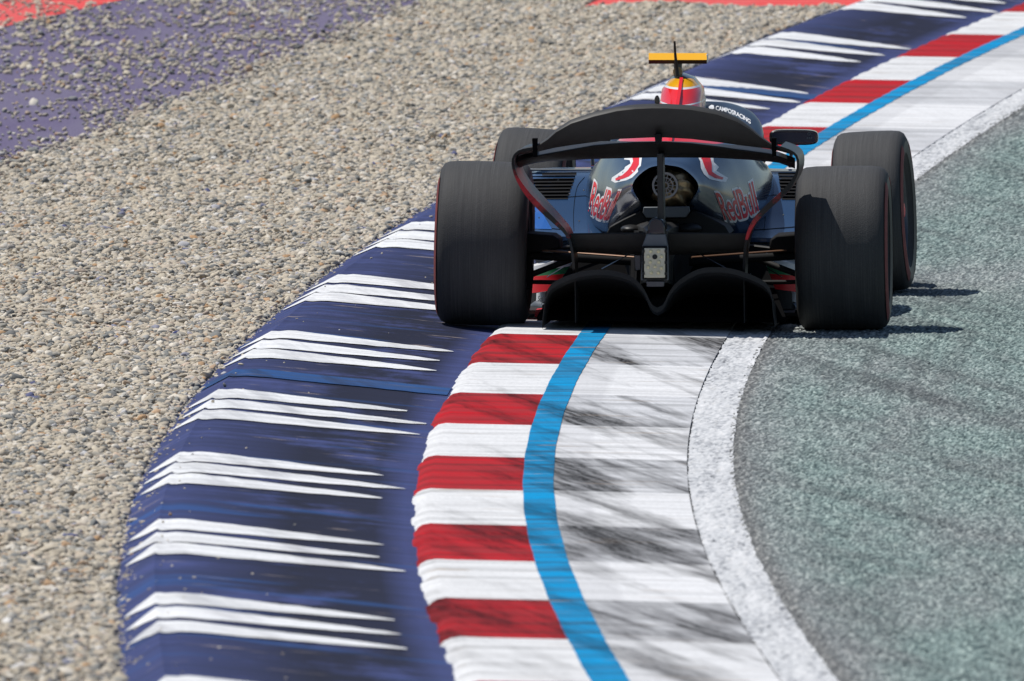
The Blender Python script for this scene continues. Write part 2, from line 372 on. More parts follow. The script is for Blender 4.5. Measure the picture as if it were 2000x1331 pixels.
# ---------------------------------------------------------------- gravel stones (instanced, uncountable)
def stone_tree():
    g = bpy.data.node_groups.new('stones', 'GeometryNodeTree')
    g.interface.new_socket('Geometry', in_out='INPUT', socket_type='NodeSocketGeometry'); g.interface.new_socket('Geometry', in_out='OUTPUT', socket_type='NodeSocketGeometry')
    N = lambda t, **k: (lambda x: [setattr(x, a, b) for a, b in k.items()] and x or x)(g.nodes.new(t))
    gi, go = N('NodeGroupInput'), N('NodeGroupOutput'); L = g.links.new
    g2i = N('GeometryNodeGeometryToInstance')
    for i in range(5):
        ico = N('GeometryNodeMeshIcoSphere'); ico.inputs['Subdivisions'].default_value = 2; ico.inputs['Radius'].default_value = 1
        sp = N('GeometryNodeSetPosition'); nz = N('ShaderNodeTexNoise'); nz.inputs['Scale'].default_value = .9; nz.inputs['Detail'].default_value = 1
        ps = N('GeometryNodeInputPosition'); ad = N('ShaderNodeVectorMath', operation='ADD'); ad.inputs[1].default_value = (i * 7.3, i * 3.1, i)
        L(ps.outputs[0], ad.inputs[0]); L(ad.outputs[0], nz.inputs['Vector'])
        sb = N('ShaderNodeVectorMath', operation='SUBTRACT'); sb.inputs[1].default_value = (.5, .5, .5); L(nz.outputs['Color'], sb.inputs[0])
        sc = N('ShaderNodeVectorMath', operation='SCALE'); sc.inputs['Scale'].default_value = 1.5; L(sb.outputs[0], sc.inputs[0])
        L(ico.outputs[0], sp.inputs[0]); L(sc.outputs[0], sp.inputs['Offset'])
        sm = N('GeometryNodeSetShadeSmooth'); sm.inputs['Shade Smooth'].default_value = True; L(sp.outputs[0], sm.inputs[0])
        mt = N('GeometryNodeSetMaterial'); mt.inputs['Material'].default_value = M['stone']; L(sm.outputs[0], mt.inputs[0])
        L(mt.outputs[0], g2i.inputs[0])
    io = N('GeometryNodeInstanceOnPoints'); io.inputs['Pick Instance'].default_value = True
    L(gi.outputs[0], io.inputs['Points']); L(g2i.outputs[0], io.inputs['Instance'])
    def at(nm, ty):
        x = N('GeometryNodeInputNamedAttribute', data_type=ty); x.inputs[0].default_value = nm; return x.outputs[0]
    L(at('kind_id', 'INT'), io.inputs['Instance Index'])
    er = N('FunctionNodeEulerToRotation'); L(at('rot', 'FLOAT_VECTOR'), er.inputs[0]); L(er.outputs[0], io.inputs['Rotation']); L(at('scl', 'FLOAT_VECTOR'), io.inputs['Scale'])
    L(io.outputs[0], go.inputs[0]); return g
TREE = stone_tree()
def stones(name, X, Y, Z, size, label):
    n = len(X); me = bpy.data.meshes.new(name); me.vertices.add(n)
    me.vertices.foreach_set('co', np.stack([X, Y, Z], -1).astype(np.float32).ravel())
    def put(nm, ty, a, key): me.attributes.new(nm, ty, 'POINT').data.foreach_set(key, a.ravel())
    rot = np.stack([rng.normal(0, .35, n), rng.normal(0, .35, n), rng.uniform(0, 6.283, n)], -1)
    scl = size[:, None] * np.stack([rng.uniform(.85, 1.35, n), rng.uniform(.7, 1.0, n), rng.uniform(.45, .8, n)], -1)
    put('rot', 'FLOAT_VECTOR', rot.astype(np.float32), 'vector'); put('scl', 'FLOAT_VECTOR', scl.astype(np.float32), 'vector')
    put('kind_id', 'INT', rng.integers(0, 5, n).astype(np.int32), 'value'); put('tint', 'FLOAT', rng.random(n).astype(np.float32), 'value')
    o = link(name, me, None, M['stone']); md = o.modifiers.new('stones', 'NODES'); md.node_group = TREE
    tag(o, label, 'gravel', kind='stuff'); return o
def scatter(n, ya, yb, fl, fr):
    Y = rng.uniform(ya, yb, n); X = rng.uniform(0, 1, n); l, r = fl(Y), fr(Y); return l + X * (r - l), Y
vis_l = lambda Y: np.maximum(-Y * 1000 / F_PX - .55, PB(Y) + rng.normal(0, .10, len(Y)) - .02)
parts = []
for ya in np.arange(55, 115.9, 1.0):
    yb = min(ya + 1, 115.95); yy = np.array([(ya + yb) / 2]); wdt = float(edge('A', yy)[0] - max(-yy[0] * 1000 / F_PX - .55, PB(yy)[0]))
    parts.append(scatter(int(1800 * wdt * (yb - ya)), ya, yb, vis_l, lambda Y: edge('A', Y) - .006))
parts.append(scatter(4200, 115.95, 118, lambda Y: PB(Y), lambda Y: .44 + .11 * (Y - 116.35)))
X = np.concatenate([p[0] for p in parts]); Y = np.concatenate([p[1] for p in parts]); n = len(X)
sz = np.clip(rng.lognormal(math.log(.0108), .38, n), .006, .026)
wave = .010 * np.sin(X * 5 + Y * .9) + .008 * np.sin(Y * 2.1 - X * 3)
stones('gravel', X, Y, H(Y) - .004 + rng.uniform(-.004, .012, n) + wave * np.clip((edge('A', Y) - X) / .3, 0, 1), sz, 'deep bed of grey and beige gravel stones along the navy kerb')
# loose stones: on the purple runoff and a few thrown on the kerb
X1, Y1_ = scatter(42000, 90, 122, lambda Y: np.full_like(Y, -4.4), lambda Y: PB(Y) + .15)
d = PB(Y1_) - X1; cl = .5 + .5 * np.sin(X1 * 4.1 + 1.7 * np.sin(Y1_ * .8)) * np.sin(Y1_ * 1.1 + X1 * 2.0)
keep = rng.random(len(X1)) < (.20 + .55 * np.clip((Y1_ - 106) / 9, 0, 1)) * (.15 + 1.0 * cl) + .7 * np.exp(-np.maximum(d, 0) / .10)
X1, Y1_ = X1[keep], Y1_[keep]
NK = 1000; Yk = rng.uniform(56, 97, NK); qk = np.where(rng.random(NK) < .22, rng.beta(.8, 2.6, NK), rng.beta(.5, 9, NK) * .35)
xk = edge('A', Yk) + qk * .7; zk = []
for x_, y_ in zip(xk, Yk):
    a_, b_, c_ = float(edge('A', y_)), float(edge('B', y_)), float(edge('C', y_))
    zk.append((RIDGE * (x_ - a_) / (b_ - a_) if x_ < b_ else RIDGE * (c_ - x_) / (c_ - b_)) - .001)
szl = np.concatenate([np.clip(rng.lognormal(math.log(.0108), .35, len(X1)), .006, .03), np.clip(rng.lognormal(math.log(.0066), .42, NK), .0025, .013) * np.where(qk > .12, .6, 1)])
stones('loose_stones', np.concatenate([X1, xk]), np.concatenate([Y1_, Yk]), np.concatenate([H(Y1_) - .022, H(Yk) + np.array(zk)]), szl, 'loose stones strewn over the purple runoff and the edge of the navy kerb')

# ================================================================ the racing car
CAMV = Vector((0, 0, CAM_H)); CR = Matrix.Rotation(math.pi / 2 - PITCH, 3, 'X')
car = bpy.data.objects.new('racing_car', None); COL.objects.link(car)
cx0 = (1298 - 1000) / F_PX * Z_CAR
car.location = (cx0 + .001, Z_CAR - .34, float(H(Z_CAR)) + .004); car.rotation_euler = (0, R(.35), R(-3.4))
tag(car, 'navy and black open wheel racing car seen from behind, left wheels on the kerb', 'racing car')
CM = Matrix.Translation(car.location) @ car.rotation_euler.to_matrix().to_4x4(); CI = CM.inverted()
CL = CI @ CAMV
def ray(x, y): return (CI.to_3x3() @ (CR @ Vector(((x - 1000) / F_PX, -(y - 665.5) / F_PX, -1)))).normalized()
def P(x, y, v):                      # photograph pixel -> car coordinates on the plane v metres ahead of the rear axle
    d = ray(x, y); q = CL + d * ((v - CL.y) / d.y); return Vector((q.x, v, q.z))

# ---- paints
def paint(name, base, rough=.22, coat=1.0, **k):
    t = NT(name); n = t.noise(t.coord('Object'), 9, 4, .6); f = t.noise(t.coord('Object'), 160, 2)
    c = t.mix(t.ramp(n, [(.4, 0.0), (.75, .14)]), base, tuple(x * .7 + .03 for x in base))
    return t.done(c, t.ramp(n, [(.3, rough), (.8, rough + .10)]), Coat_Weight=coat, Coat_Roughness=.05, Specular_IOR_Level=.35, **k)
def carbon(name, base=.018, rough=.38, scale=230):
    t = NT(name); co = t.coord('Object', (scale, scale, scale))
    wv = t.n('TexWave', bands_direction='DIAGONAL'); wv.inputs['Scale'].default_value = .32; wv.inputs['Distortion'].default_value = .4; t.t.links.new(co, wv.inputs[0])
    n = t.noise(t.coord('Object'), 14, 4, .6)
    c = t.ramp(wv.outputs['Fac'], [(.3, (base * .8,) * 3), (.7, (base * 1.25,) * 3)])
    c = t.mix(t.ramp(n, [(.45, 0.0), (.8, .22)]), c, (.07, .066, .06))
    t.bump(wv.outputs['Fac'], .04, .001)
    return t.done(c, t.ramp(n, [(.3, rough), (.8, rough + .2)]), Specular_IOR_Level=.45)
def plain(name, base, rough=.5, metal=0.0, var=.3, spec=.4):
    t = NT(name); n = t.noise(t.coord('Object'), 22, 4, .6)
    c = t.mix(t.ramp(n, [(.35, 0.0), (.8, var)]), base, tuple(x * .45 + .002 for x in base))
    return t.done(c, rough, Metallic=metal, Specular_IOR_Level=spec)
M['navyc'] = paint('navy_car_paint', (.017, .046, .108), .15, .45)
M['black'] = paint('gloss_black', (.008, .009, .012), .18); M['halo'] = paint('halo_navy', (.008, .018, .036), .3, .2)
M['carbon'] = carbon('carbon_fibre'); M['carbon_dull'] = carbon('carbon_dull', .014, .6)
M['dark'] = plain('dark_matt', (.010, .010, .011), .75, 0, .3, .2)
M['gun'] = plain('gun_metal', (.10, .10, .11), .35, .9)
M['steel'] = plain('bright_steel', (.62, .62, .60), .28, 1.0)
M['bronze'] = plain('heat_shield_bronze', (.50, .36, .20), .38, .8, .8)
M['orange_lit'] = plain('orange_lit_arm', (.20, .105, .06), .45, .3); M['grille'] = plain('exhaust_grille', (.36, .36, .37), .4, .4); M['void'] = plain('void_black', (.004, .004, .0045), .95, 0, .3, .04)
M['flap'] = plain('dusty_carbon', (.040, .039, .037), .55, 0, .5)
M['meshgrey'] = plain('grey_mesh', (.13, .145, .16), .5, .3)
M['white'] = paint('white_decal', (.82, .82, .82), .4, .1); M['red'] = paint('red_decal', (.74, .012, .022), .4, .1)
M['yellow'] = paint('yellow_paint', (.85, .42, .008), .45, .0); M['green'] = paint('green_decal', (.015, .20, .075), .35, .5)
M['decal_black'] = plain('black_print', (.01, .01, .01), .5); M['skyblue'] = paint('sky_blue_decal', (.01, .10, .38), .3, .6)
M['lens'] = plain('lamp_lens', (.62, .58, .44), .25, 0, .35); M['led'] = plain('led_dome', (.74, .66, .40), .15, 0, .2)
def rubber():
    t = NT('tyre_rubber'); s = t.sep(t.coord('Object')); 
    ax = t.n('CombineXYZ'); t.put(ax.inputs[0], t.math('MULTIPLY', s[0], 210)); t.put(ax.inputs[1], t.math('MULTIPLY', s[1], 3.0)); t.put(ax.inputs[2], t.math('MULTIPLY', s[2], 3.0))
    l = t.noise(ax.outputs[0], 1, 3, .6); n = t.noise(t.coord('Object'), 30, 4, .65)
    c = t.ramp(l, [(.25, (.035, .035, .036)), (.55, (.056, .056, .057)), (.8, (.082, .082, .082))])
    c = t.mix(t.ramp(n, [(.5, 0.0), (.8, .3)]), c, (.04, .04, .041))
    sp = t.noise(t.coord('Object'), 240, 2, .5); c = t.mix(t.ramp(sp, [(.66, 0.0), (.72, .5)]), c, (.13, .125, .115))
    ed = t.math('ABSOLUTE', s[0]); c = t.mix(t.ramp(ed, [(.10, 0.0), (.165, .55)]), c, (.028, .028, .029))
    t.bump(t.math('ADD', n, sp), .35, .004); return t.done(c, .72, Specular_IOR_Level=.35)
M['rubber'] = rubber(); M['sidewall'] = plain('tyre_sidewall', (.018, .018, .019), .5)
M['mark'] = plain('tyre_red_marking', (.22, .045, .042), .7, 0, .9)
def cover():                         # engine cover livery: red spine, yellow and white bands on the airbox
    t = NT('engine_cover_livery'); s = t.sep(t.coord('Object')); n = t.noise(t.coord('Object'), 9, 4, .6)
    z, y = s[2], s[1]
    x2 = t.math('MULTIPLY', t.math('MULTIPLY', s[0], s[0]), -1.2)
    zz = t.math('ADD', z, x2)
    step = lambda v, e: t.math('GREATER_THAN', v, e)
    c = t.mix(step(z, .752), (.010, .028, .066), (.80, .016, .016))
    c = t.mix(t.math('MULTIPLY', step(zz, .892), t.math('LESS_THAN', zz, .898)), c, (.8, .8, .8))
    c = t.mix(step(zz, .957), c, (.8, .8, .8)); c = t.mix(step(zz, .965), c, (.82, .40, .012)); c = t.mix(step(zz, .998), c, (.02, .02, .022))
    c = t.mix(step(y, 1.42), c, (.02, .022, .026))
    return t.done(c, t.ramp(n, [(.3, .15), (.8, .24)]), Coat_Weight=.35, Coat_Roughness=.05, Specular_IOR_Level=.4)
M['cover'] = cover()
def plate_art():
    t = NT('endplate_graphic'); n = t.noise(t.coord('Object', (5, 2, 7)), 1, 3, .5); m2 = t.noise(t.coord('Object', (60, 5, 60)), 1, 3)
    s = t.sep(t.coord('Object'))
    band = t.math('ADD', n, t.math('MULTIPLY', t.math('SUBTRACT', m2, .5), .25))
    z = t.math('MULTIPLY', t.math('GREATER_THAN', s[2], .40), t.math('LESS_THAN', s[2], .69))
    c = t.mix(t.math('MULTIPLY', t.ramp(band, [(.45, 0.0), (.60, 1.0)]), z), (.007, .007, .008), (.46, .02, .03))
    return t.done(c, .34, Specular_IOR_Level=.3)
M['plate'] = plate_art(); M['mglass'] = plain('mirror_glass', (.012, .022, .05), .12, 0, .3)

# ---- shape builders (car coordinates)
def part(name, v, f, m, parent=car, smooth=30): return fixn(mesh(name, v, f, m, parent, smooth))
def prism(name, poly, depth, m, parent=car, smooth=30, bevel=0.0):     # poly: 3D points in one plane v; extruded forward
    n = len(poly); v = [tuple(p) for p in poly] + [(p[0], p[1] + depth, p[2]) for p in poly]
    f = [tuple(range(n)), tuple(range(2 * n - 1, n - 1, -1))] + [(i, (i + 1) % n, n + (i + 1) % n, n + i) for i in range(n)]
    o = part(name, v, f, m, parent, smooth)
    if bevel: b = o.modifiers.new('bevel', 'BEVEL'); b.width = bevel; b.segments = 2; b.limit_method = 'ANGLE'
    return o
def px_prism(name, pts, v, depth, m, parent=car, bevel=0.0): return prism(name, [P(x, y, v) for x, y in pts], depth, m, parent, 30, bevel)
def loft(name, secs, m, parent=car, closed=True, caps=True, smooth=40):
    n = len(secs[0]); v = [tuple(p) for s in secs for p in s]; f = []
    for i in range(len(secs) - 1):
        for j in range(n if closed else n - 1):
            k = (j + 1) % n; f.append((i * n + j, i * n + k, (i + 1) * n + k, (i + 1) * n + j))
    if caps and closed: f += [tuple(range(n)), tuple(range((len(secs) - 1) * n, len(secs) * n))]
    return part(name, v, f, m, parent, smooth)
def crom(pts, n):                    # smooth resample of a polyline (Catmull-Rom, by arc length)
    p = np.array(pts, float); p = np.vstack([2 * p[0] - p[1], p, 2 * p[-1] - p[-2]]); out = []
    for i in range(1, len(p) - 2):
        for t in np.linspace(0, 1, 12, endpoint=False):
            a, b, c, d = p[i - 1:i + 3]; out.append(.5 * (2 * b + (c - a) * t + (2 * a - 5 * b + 4 * c - d) * t * t + (3 * b - a - 3 * c + d) * t ** 3))
    out.append(p[-2]); out = np.array(out); s = np.r_[0, np.cumsum(np.linalg.norm(np.diff(out, axis=0), axis=1))]
    u = np.linspace(0, s[-1], n); return np.stack([np.interp(u, s, out[:, k]) for k in range(out.shape[1])], -1)
def tube(name, pts, rad, m, parent=car, seg=10, res=None, flat=1.0):
    p = crom(pts, res) if res else np.array(pts, float); n = len(p); rad = np.interp(np.linspace(0, 1, n), np.linspace(0, 1, len(rad)), rad) if hasattr(rad, '__len__') else np.full(n, rad)
    secs = []; up = None
    for i in range(n):
        t = Vector(p[min(i + 1, n - 1)] - p[max(i - 1, 0)]).normalized()
        a = (Vector((0, 0, 1)) if abs(t.z) < .9 else Vector((1, 0, 0))) if up is None else up
        b = t.cross(a).normalized(); up = b.cross(t).normalized()
        secs.append([Vector(p[i]) + b * (rad[i] * math.cos(q)) + up * (rad[i] * flat * math.sin(q)) for q in np.linspace(0, 2 * math.pi, seg, endpoint=False)])
    return loft(name, secs, m, parent)
def rod(name, a, b, r, m, parent=car, flat=1.0): return tube(name, [P(*a), P(*b)], r, m, parent, 10, None, flat)
def box(name, c, s, m, parent=car, bevel=.004, rot=None):
    v = [(sx * s[0] / 2, sy * s[1] / 2, sz * s[2] / 2) for sx in (-1, 1) for sy in (-1, 1) for sz in (-1, 1)]
    if rot: v = [tuple(rot @ Vector(p)) for p in v]
    v = [(p[0] + c[0], p[1] + c[1], p[2] + c[2]) for p in v]
    o = part(name, v, [(0, 1, 3, 2), (4, 6, 7, 5), (0, 4, 5, 1), (2, 3, 7, 6), (0, 2, 6, 4), (1, 5, 7, 3)], m, parent)
    if bevel: b = o.modifiers.new('bevel', 'BEVEL'); b.width = bevel; b.segments = 2
    return o
def lathe(name, prof, m, parent, seg=64, a0=0, a1=2 * math.pi, smooth=40):   # (x, r) profile turned about the local x axis
    full = abs(a1 - a0 - 2 * math.pi) < 1e-6; A = np.linspace(a0, a1, seg, endpoint=not full); n = len(prof)
    v = [(x, r * math.sin(a), r * math.cos(a)) for a in A for x, r in prof]; f = []
    for i in range(len(A) if full else len(A) - 1):
        j = (i + 1) % len(A)
        for k in range(n - 1): f.append((i * n + k, i * n + k + 1, j * n + k + 1, j * n + k))
    return part(name, v, f, m, parent, smooth)

def ring(name, c, r0, r1, v0, v1, m, parent, seg=40, rim=True):
    pr = [(r0, v0), (r1, v0), (r1, v1), (r0, v1)]; V = []; Fc = []
    for i in range(seg):
        a = 2 * math.pi * i / seg
        for r, vv in pr: V.append((c[0] + r * math.cos(a), vv, c[2] + r * math.sin(a)))
        j = (i + 1) % seg
        for k in range(4): Fc.append((i * 4 + k, i * 4 + (k + 1) % 4, j * 4 + (k + 1) % 4, j * 4 + k))
    return part(name, V, Fc, m, parent)
# ---- wheels
def wheel(px, v, r, wd, side, steer, camber, ground=0.0):
    u = P(px, 500, v).x; h = wd / 2
    prof = [(-h * .80, .232), (-h * .97, .25), (-h * 1.03, r * .80), (-h * 1.0, r * .90), (-h * .93, r * .958), (-h * .82, r * .985), (-h * .6, r * .996), (0, r), (h * .6, r * .996), (h * .82, r * .985), (h * .93, r * .958), (h * 1.0, r * .90), (h * 1.03, r * .80), (h * .97, .25), (h * .80, .232)]
    o = lathe('wheel', prof, M['rubber'], car, 96); o.location = (u, v, r + ground); o.rotation_euler = (0, R(camber), R(steer))
    for s in (-1, 1):
        lathe('sidewall', [(s * h * 1.006, r * .875), (s * h * 1.036, r * .80), (s * h * .985, .25)], M['sidewall'], o, 72)
        for a in ((.35, .35 + math.pi) if (s == side or v > 1) else ()):
            lathe('tyre_marking', [(s * h * .985, r * .935), (s * h * 1.022, r * .885), (s * h * 1.042, r * .83)], M['mark'], o, 40, a, a + 2.3)
    lathe('rim', [(-h * .82, .231), (-h * .78, .222), (-h * .3, .20), (h * .3, .20), (h * .78, .222), (h * .82, .231)], M['gun'], o, 64)
    s = side
    lathe('wheel_disc', [(s * h * .45, .205), (s * h * .62, .17), (s * h * .70, .09), (s * h * .70, .035)], M['dark'], o, 48)
    lathe('wheel_nut', [(s * h * .66, .034), (s * h * .88, .030), (s * h * .90, .012), (s * h * .90, .001)], M['red'], o, 16)
    for k in range(10):
        a = k * math.pi / 5
        rm = Matrix.Rotation(-a, 3, 'X')
        c = rm @ Vector((s * h * .66, 0, .125)); box('spoke', c, (.016, .022, .17), M['gun'], o, 0, rm)
    lathe('hub', [(-s * h * .95, .12), (-s * h * .95, .17), (-s * h * .2, .19), (s * h * .3, .19)], M['dark'], o, 32)
    return o
RR = .344
wheel(946.5, 0, RR, .374, -1, 0, 1.0, .004); wheel(1648, 0, RR, .374, 1, 0, -1.0, -.003)
wheel(1038, 3.32, .350, .305, -1, -3.0, 3.0); wheel(1706, 3.32, .350, .305, 1, -3.0, -3.0)

# ---- engine cover and airbox (sections from tail to airbox)
def half(pts, v, n=26):
    h = crom([(u, w) for u, w in pts], n); return [(-u, v, w_) for u, w_ in h] + [(u, v, w_) for u, w_ in h[::-1][1:-1]]
SEC = [(-.06, [(0, .500), (.085, .500), (.112, .525), (.138, .590), (.075, .655), (0, .672)]),
       (.02, [(0, .488), (.10, .490), (.140, .522), (.160, .590), (.090, .668), (0, .690)]),
       (.20, [(0, .42), (.16, .425), (.215, .475), (.225, .565), (.150, .690), (0, .725)]),
       (.45, [(0, .35), (.22, .36), (.285, .43), (.285, .55), (.210, .715), (.03, .775), (0, .785)]),
       (.75, [(0, .30), (.27, .32), (.350, .42), (.348, .56), (.262, .722), (.05, .82), (0, .835)]),
       (1.00, [(0, .26), (.31, .28), (.385, .42), (.375, .58), (.262, .722), (.095, .82), (.06, .885), (0, .912)]),
       (1.20, [(0, .22), (.32, .25), (.392, .42), (.378, .60), (.225, .712), (.098, .79), (.088, .92), (.050, 0.967), (0, .985)]),
       (1.36, [(0, .20), (.33, .24), (.390, .42), (.370, .60), (.215, .715), (.098, .79), (.088, .92), (.050, 0.987), (0, 1.005)]),
       (1.50, [(0, .20), (.33, .24), (.370, .42), (.340, .60), (.205, .715), (.098, .79), (.088, .92), (.050, 0.977), (0, .995)])]
sec = [half([(u, w_ + .014) for u, w_ in p], v) for v, p in SEC]; A_ = np.array(sec)
dense = []
for vv in np.linspace(SEC[0][0], SEC[-1][0], 46):
    vs = [s[0] for s in SEC]; i = int(np.clip(np.searchsorted(vs, vv) - 1, 0, len(vs) - 2)); t = (vv - vs[i]) / (vs[i + 1] - vs[i])
    a, b, c, d = A_[max(i - 1, 0)], A_[i], A_[i + 1], A_[min(i + 2, len(vs) - 1)]
    q = .5 * (2 * b + (c - a) * t + (2 * a - 5 * b + 4 * c - d) * t * t + (3 * b - a - 3 * c + d) * t ** 3); q[:, 1] = vv; dense.append([tuple(x) for x in q])
ec = loft('engine_cover', dense, M['cover'], car, True, False, 50)
fin = [(-.01, .1, .69), (-.01, .45, .782), (-.01, .8, .85), (-.01, 1.05, .925), (-.01, 1.2, .975)]
prism_pts = [(0, v, w_ + .030) for _, v, w_ in fin] + [(0, v, w_ - .02) for _, v, w_ in fin[::-1]]
part('spine_fin', [(-.007, v, z) for _, v, z in prism_pts] + [(.007, v, z) for _, v, z in prism_pts],
     [tuple(range(10)), tuple(range(19, 9, -1))] + [(i, (i + 1) % 10, 10 + (i + 1) % 10, 10 + i) for i in range(10)], M['red'], ec)
# tail cavity, exhaust
inner = [[(x * .97, v + .004, (z - .585) * .97 + .585) for x, v, z in dense[0]], [(x * .8, .16, (z - .585) * .8 + .585) for x, v, z in dense[0]]]
loft('tail_cavity', inner, M['dark'], ec, True, False)
f_ = [tuple(range(len(inner[1])))]; part('tail_bulkhead', inner[1], f_, M['dark'], ec)
ex = P(1300, 362, -.05); ex2 = P(1309, 369, .02)
exh = ring('exhaust_pipe', ex, .049, .055, -.085, .12, M['gun'], car)
ring('exhaust_ring', ex, .030, .034, -.086, -.076, M['grille'], exh); ring('exhaust_ring', ex, .046, .0545, -.092, -.078, M['grille'], exh); ring('exhaust_ring', ex, .011, .015, -.086, -.076, M['grille'], exh)
for k in range(14):
    a = 2 * math.pi * k / 14; rm = Matrix.Rotation(-a, 3, 'Y'); c = Vector((ex.x, -.081, ex.z)) + rm @ Vector((.031, 0, 0)); box('exhaust_spoke', c, (.034, .008, .003), M['grille'], exh, 0, rm)
bm = bmesh.new(); bmesh.ops.create_icosphere(bm, subdivisions=4, radius=1)
for v in bm.verts:
    n_ = 1 + .10 * math.sin(9 * v.co.x + 4 * v.co.z) + .08 * math.sin(13 * v.co.z + 6 * v.co.y); v.co = Vector((v.co.x * .086 * n_, v.co.y * .06 * n_, v.co.z * .080 * n_)) + Vector((ex2.x + .012, -.012, ex2.z - .004))
me = bpy.data.meshes.new('heat_shield'); bm.to_mesh(me); bm.free(); me.shade_smooth(); link('heat_shield', me, exh, M['bronze'])
px_prism('mesh_strip', [(1257, 405), (1345, 404), (1347, 414), (1340, 425), (1262, 426), (1255, 416)], -.10, .05, M['meshgrey'], car, .003)
gc = px_prism('gearbox_cover', [(1184, 458), (1190, 444), (1215, 430), (1252, 412), (1262, 427), (1340, 426), (1352, 410), (1392, 428), (1416, 442), (1426, 458), (1400, 470), (1200, 470)], .06, .35, M['carbon_dull'], car, .004)
for a in ((1232, 448, 20, 9), (1345, 447, 26, 11)):
    bm = bmesh.new(); bmesh.ops.create_icosphere(bm, subdivisions=3, radius=1); c = P(a[0], a[1], .0)
    for v in bm.verts: v.co = Vector((v.co.x * a[2] / 465, v.co.y * .06, v.co.z * a[3] / 465)) + c
    me = bpy.data.meshes.new('gearbox_bulge'); bm.to_mesh(me); bm.free(); me.shade_smooth(); link('gearbox_bulge', me, gc, M['carbon'])
loft('gearbox', [[P(x, y, -.25) for x, y in ((1248, 452), (1312, 452), (1318, 560), (1242, 560))], [P(x, y, .0) for x, y in ((1235, 450), (1325, 450), (1335, 560), (1230, 560))], [P(x, y, .5) for x, y in ((1215, 440), (1365, 440), (1380, 560), (1205, 560))]], M['dark'], car, True, True, 30)

# ---- sidepods with louvres, floor
pods = {}
for s in (-1, 1):
    secs = []
    for v, ui, uo, wt, wb in ((.62, .10, .60, .352, .335), (.78, .12, .63, .384, .325), (.95, .15, .66, .440, .300), (1.12, .2, .68, .512, .26), (1.3, .2, .69, .572, .20), (1.5, .2, .70, .592, .17), (1.9, .2, .70, .590, .16), (2.15, .2, .69, .565, .2), (2.2, .22, .66, .54, .24)):
        hgt = wt - wb; e = min(.05, hgt * .45)
        pr = [(ui, wb), (uo - .10, wb), (uo - .02, wb + hgt * .25), (uo, wb + hgt * .55), (uo - e * .4, wt - e * .5), (uo - e * 1.6, wt - .004), (uo - .2, wt), (ui, wt + .004)]
        secs.append([(s * u, v, w_) for u, w_ in crom(pr, 26)])
    pods[s] = loft('sidepod', secs, M['navyc'], car, True, True, 45)
    box('sidepod_rim', (s * .40, 1.512, .594), (.58, .02, .010), M['meshgrey'], pods[s], .004)
def bvh(o): return BVHTree.FromPolygons([v.co.copy() for v in o.data.vertices], [tuple(p.vertices) for p in o.data.polygons])
BV = {s: bvh(pods[s]) for s in pods}; BE = bvh(ec)
def cast(tr, x, y, off): 
    d = ray(x, y); h = tr.ray_cast(CL, d)
    return h[0] - d * off if h[0] else None
def draped(name, poly, trees, off, m, parent, cuts=3):     # flat print laid on a body panel: polygon triangulated, pushed onto the surface
    bm = bmesh.new(); vs = [bm.verts.new((x, y, 0)) for x, y in poly]; fc = bm.faces.new(vs); bmesh.ops.triangulate(bm, faces=[fc])
    for _ in range(cuts): bmesh.ops.subdivide_edges(bm, edges=[e for e in bm.edges if e.calc_length() > 4], cuts=1)
    bmesh.ops.triangulate(bm, faces=bm.faces); return project(name, bm, trees, off, m, parent)
def project(name, bm, trees, off, m, parent):
    bad = []
    for v in bm.verts:
        q = None
        for tr in trees:
            h = cast(tr, v.co.x, v.co.y, off)
            if h is not None and (q is None or h.y < q.y): q = h
        if q is None: bad.append(v)
        else: v.co = q
    bmesh.ops.delete(bm, geom=bad, context='VERTS')
    me = bpy.data.meshes.new(name); bm.to_mesh(me); bm.free(); return fixn(link(name, me, parent, m))
for i in range(8):                   # cooling louvres: dark slots with a proud lip
    y = 341.5 + 6.6 * i; xr = 1126 - 2.4 * i
    for s in (-1, 1):
        xs = np.linspace(1022, xr, 9) if s < 0 else np.linspace(1520 + i * 1.0, 1585, 9); sl_ = -.8 if s < 0 else .6
        lo = [cast(BV[s], x, y + 2.2 + sl_ * (j / 8), .004) for j, x in enumerate(xs)]; hi = [cast(BV[s], x, y - 2.2 + sl_ * (j / 8), .004) for j, x in enumerate(xs)]
        ok = [j for j in range(9) if lo[j] is not None and hi[j] is not None]
        if len(ok) < 3: continue
        V = [lo[j] for j in ok] + [hi[j] for j in ok] + [hi[j] + Vector((0, -.01, .004)) for j in ok]; n_ = len(ok)
        part('louvre', V, [(a, a + 1, n_ + a + 1, n_ + a) for a in range(n_ - 1)] + [(n_ + a, n_ + a + 1, 2 * n_ + a + 1, 2 * n_ + a) for a in range(n_ - 1)], M['dark'], pods[s])
draped('blue_panel', [(1036, 408), (1052, 404), (1078, 448), (1036, 447)], [BV[-1]], .010, M['skyblue'], pods[-1], 3)
def seam(pts, s, wpx=.9):
    p = crom(pts, 24); t = np.gradient(p, axis=0); t /= np.linalg.norm(t, axis=1)[:, None]; nn = np.stack([-t[:, 1], t[:, 0]], -1) * wpx / 2
    A = [cast(BV[s], *(p[i] + nn[i]), .004) for i in range(24)]; B = [cast(BV[s], *(p[i] - nn[i]), .004) for i in range(24)]
    ok = [i for i in range(24) if A[i] is not None and B[i] is not None]
    if len(ok) > 2: n_ = len(ok); part('panel_gap', [A[i] for i in ok] + [B[i] for i in ok], [(i, i + 1, n_ + i + 1, n_ + i) for i in range(n_ - 1)], M['void'], pods[s])
seam([(1142, 346), (1129, 362), (1123, 385), (1120, 420), (1121, 452)], -1); seam([(1098, 386), (1122, 384), (1150, 382)], -1)
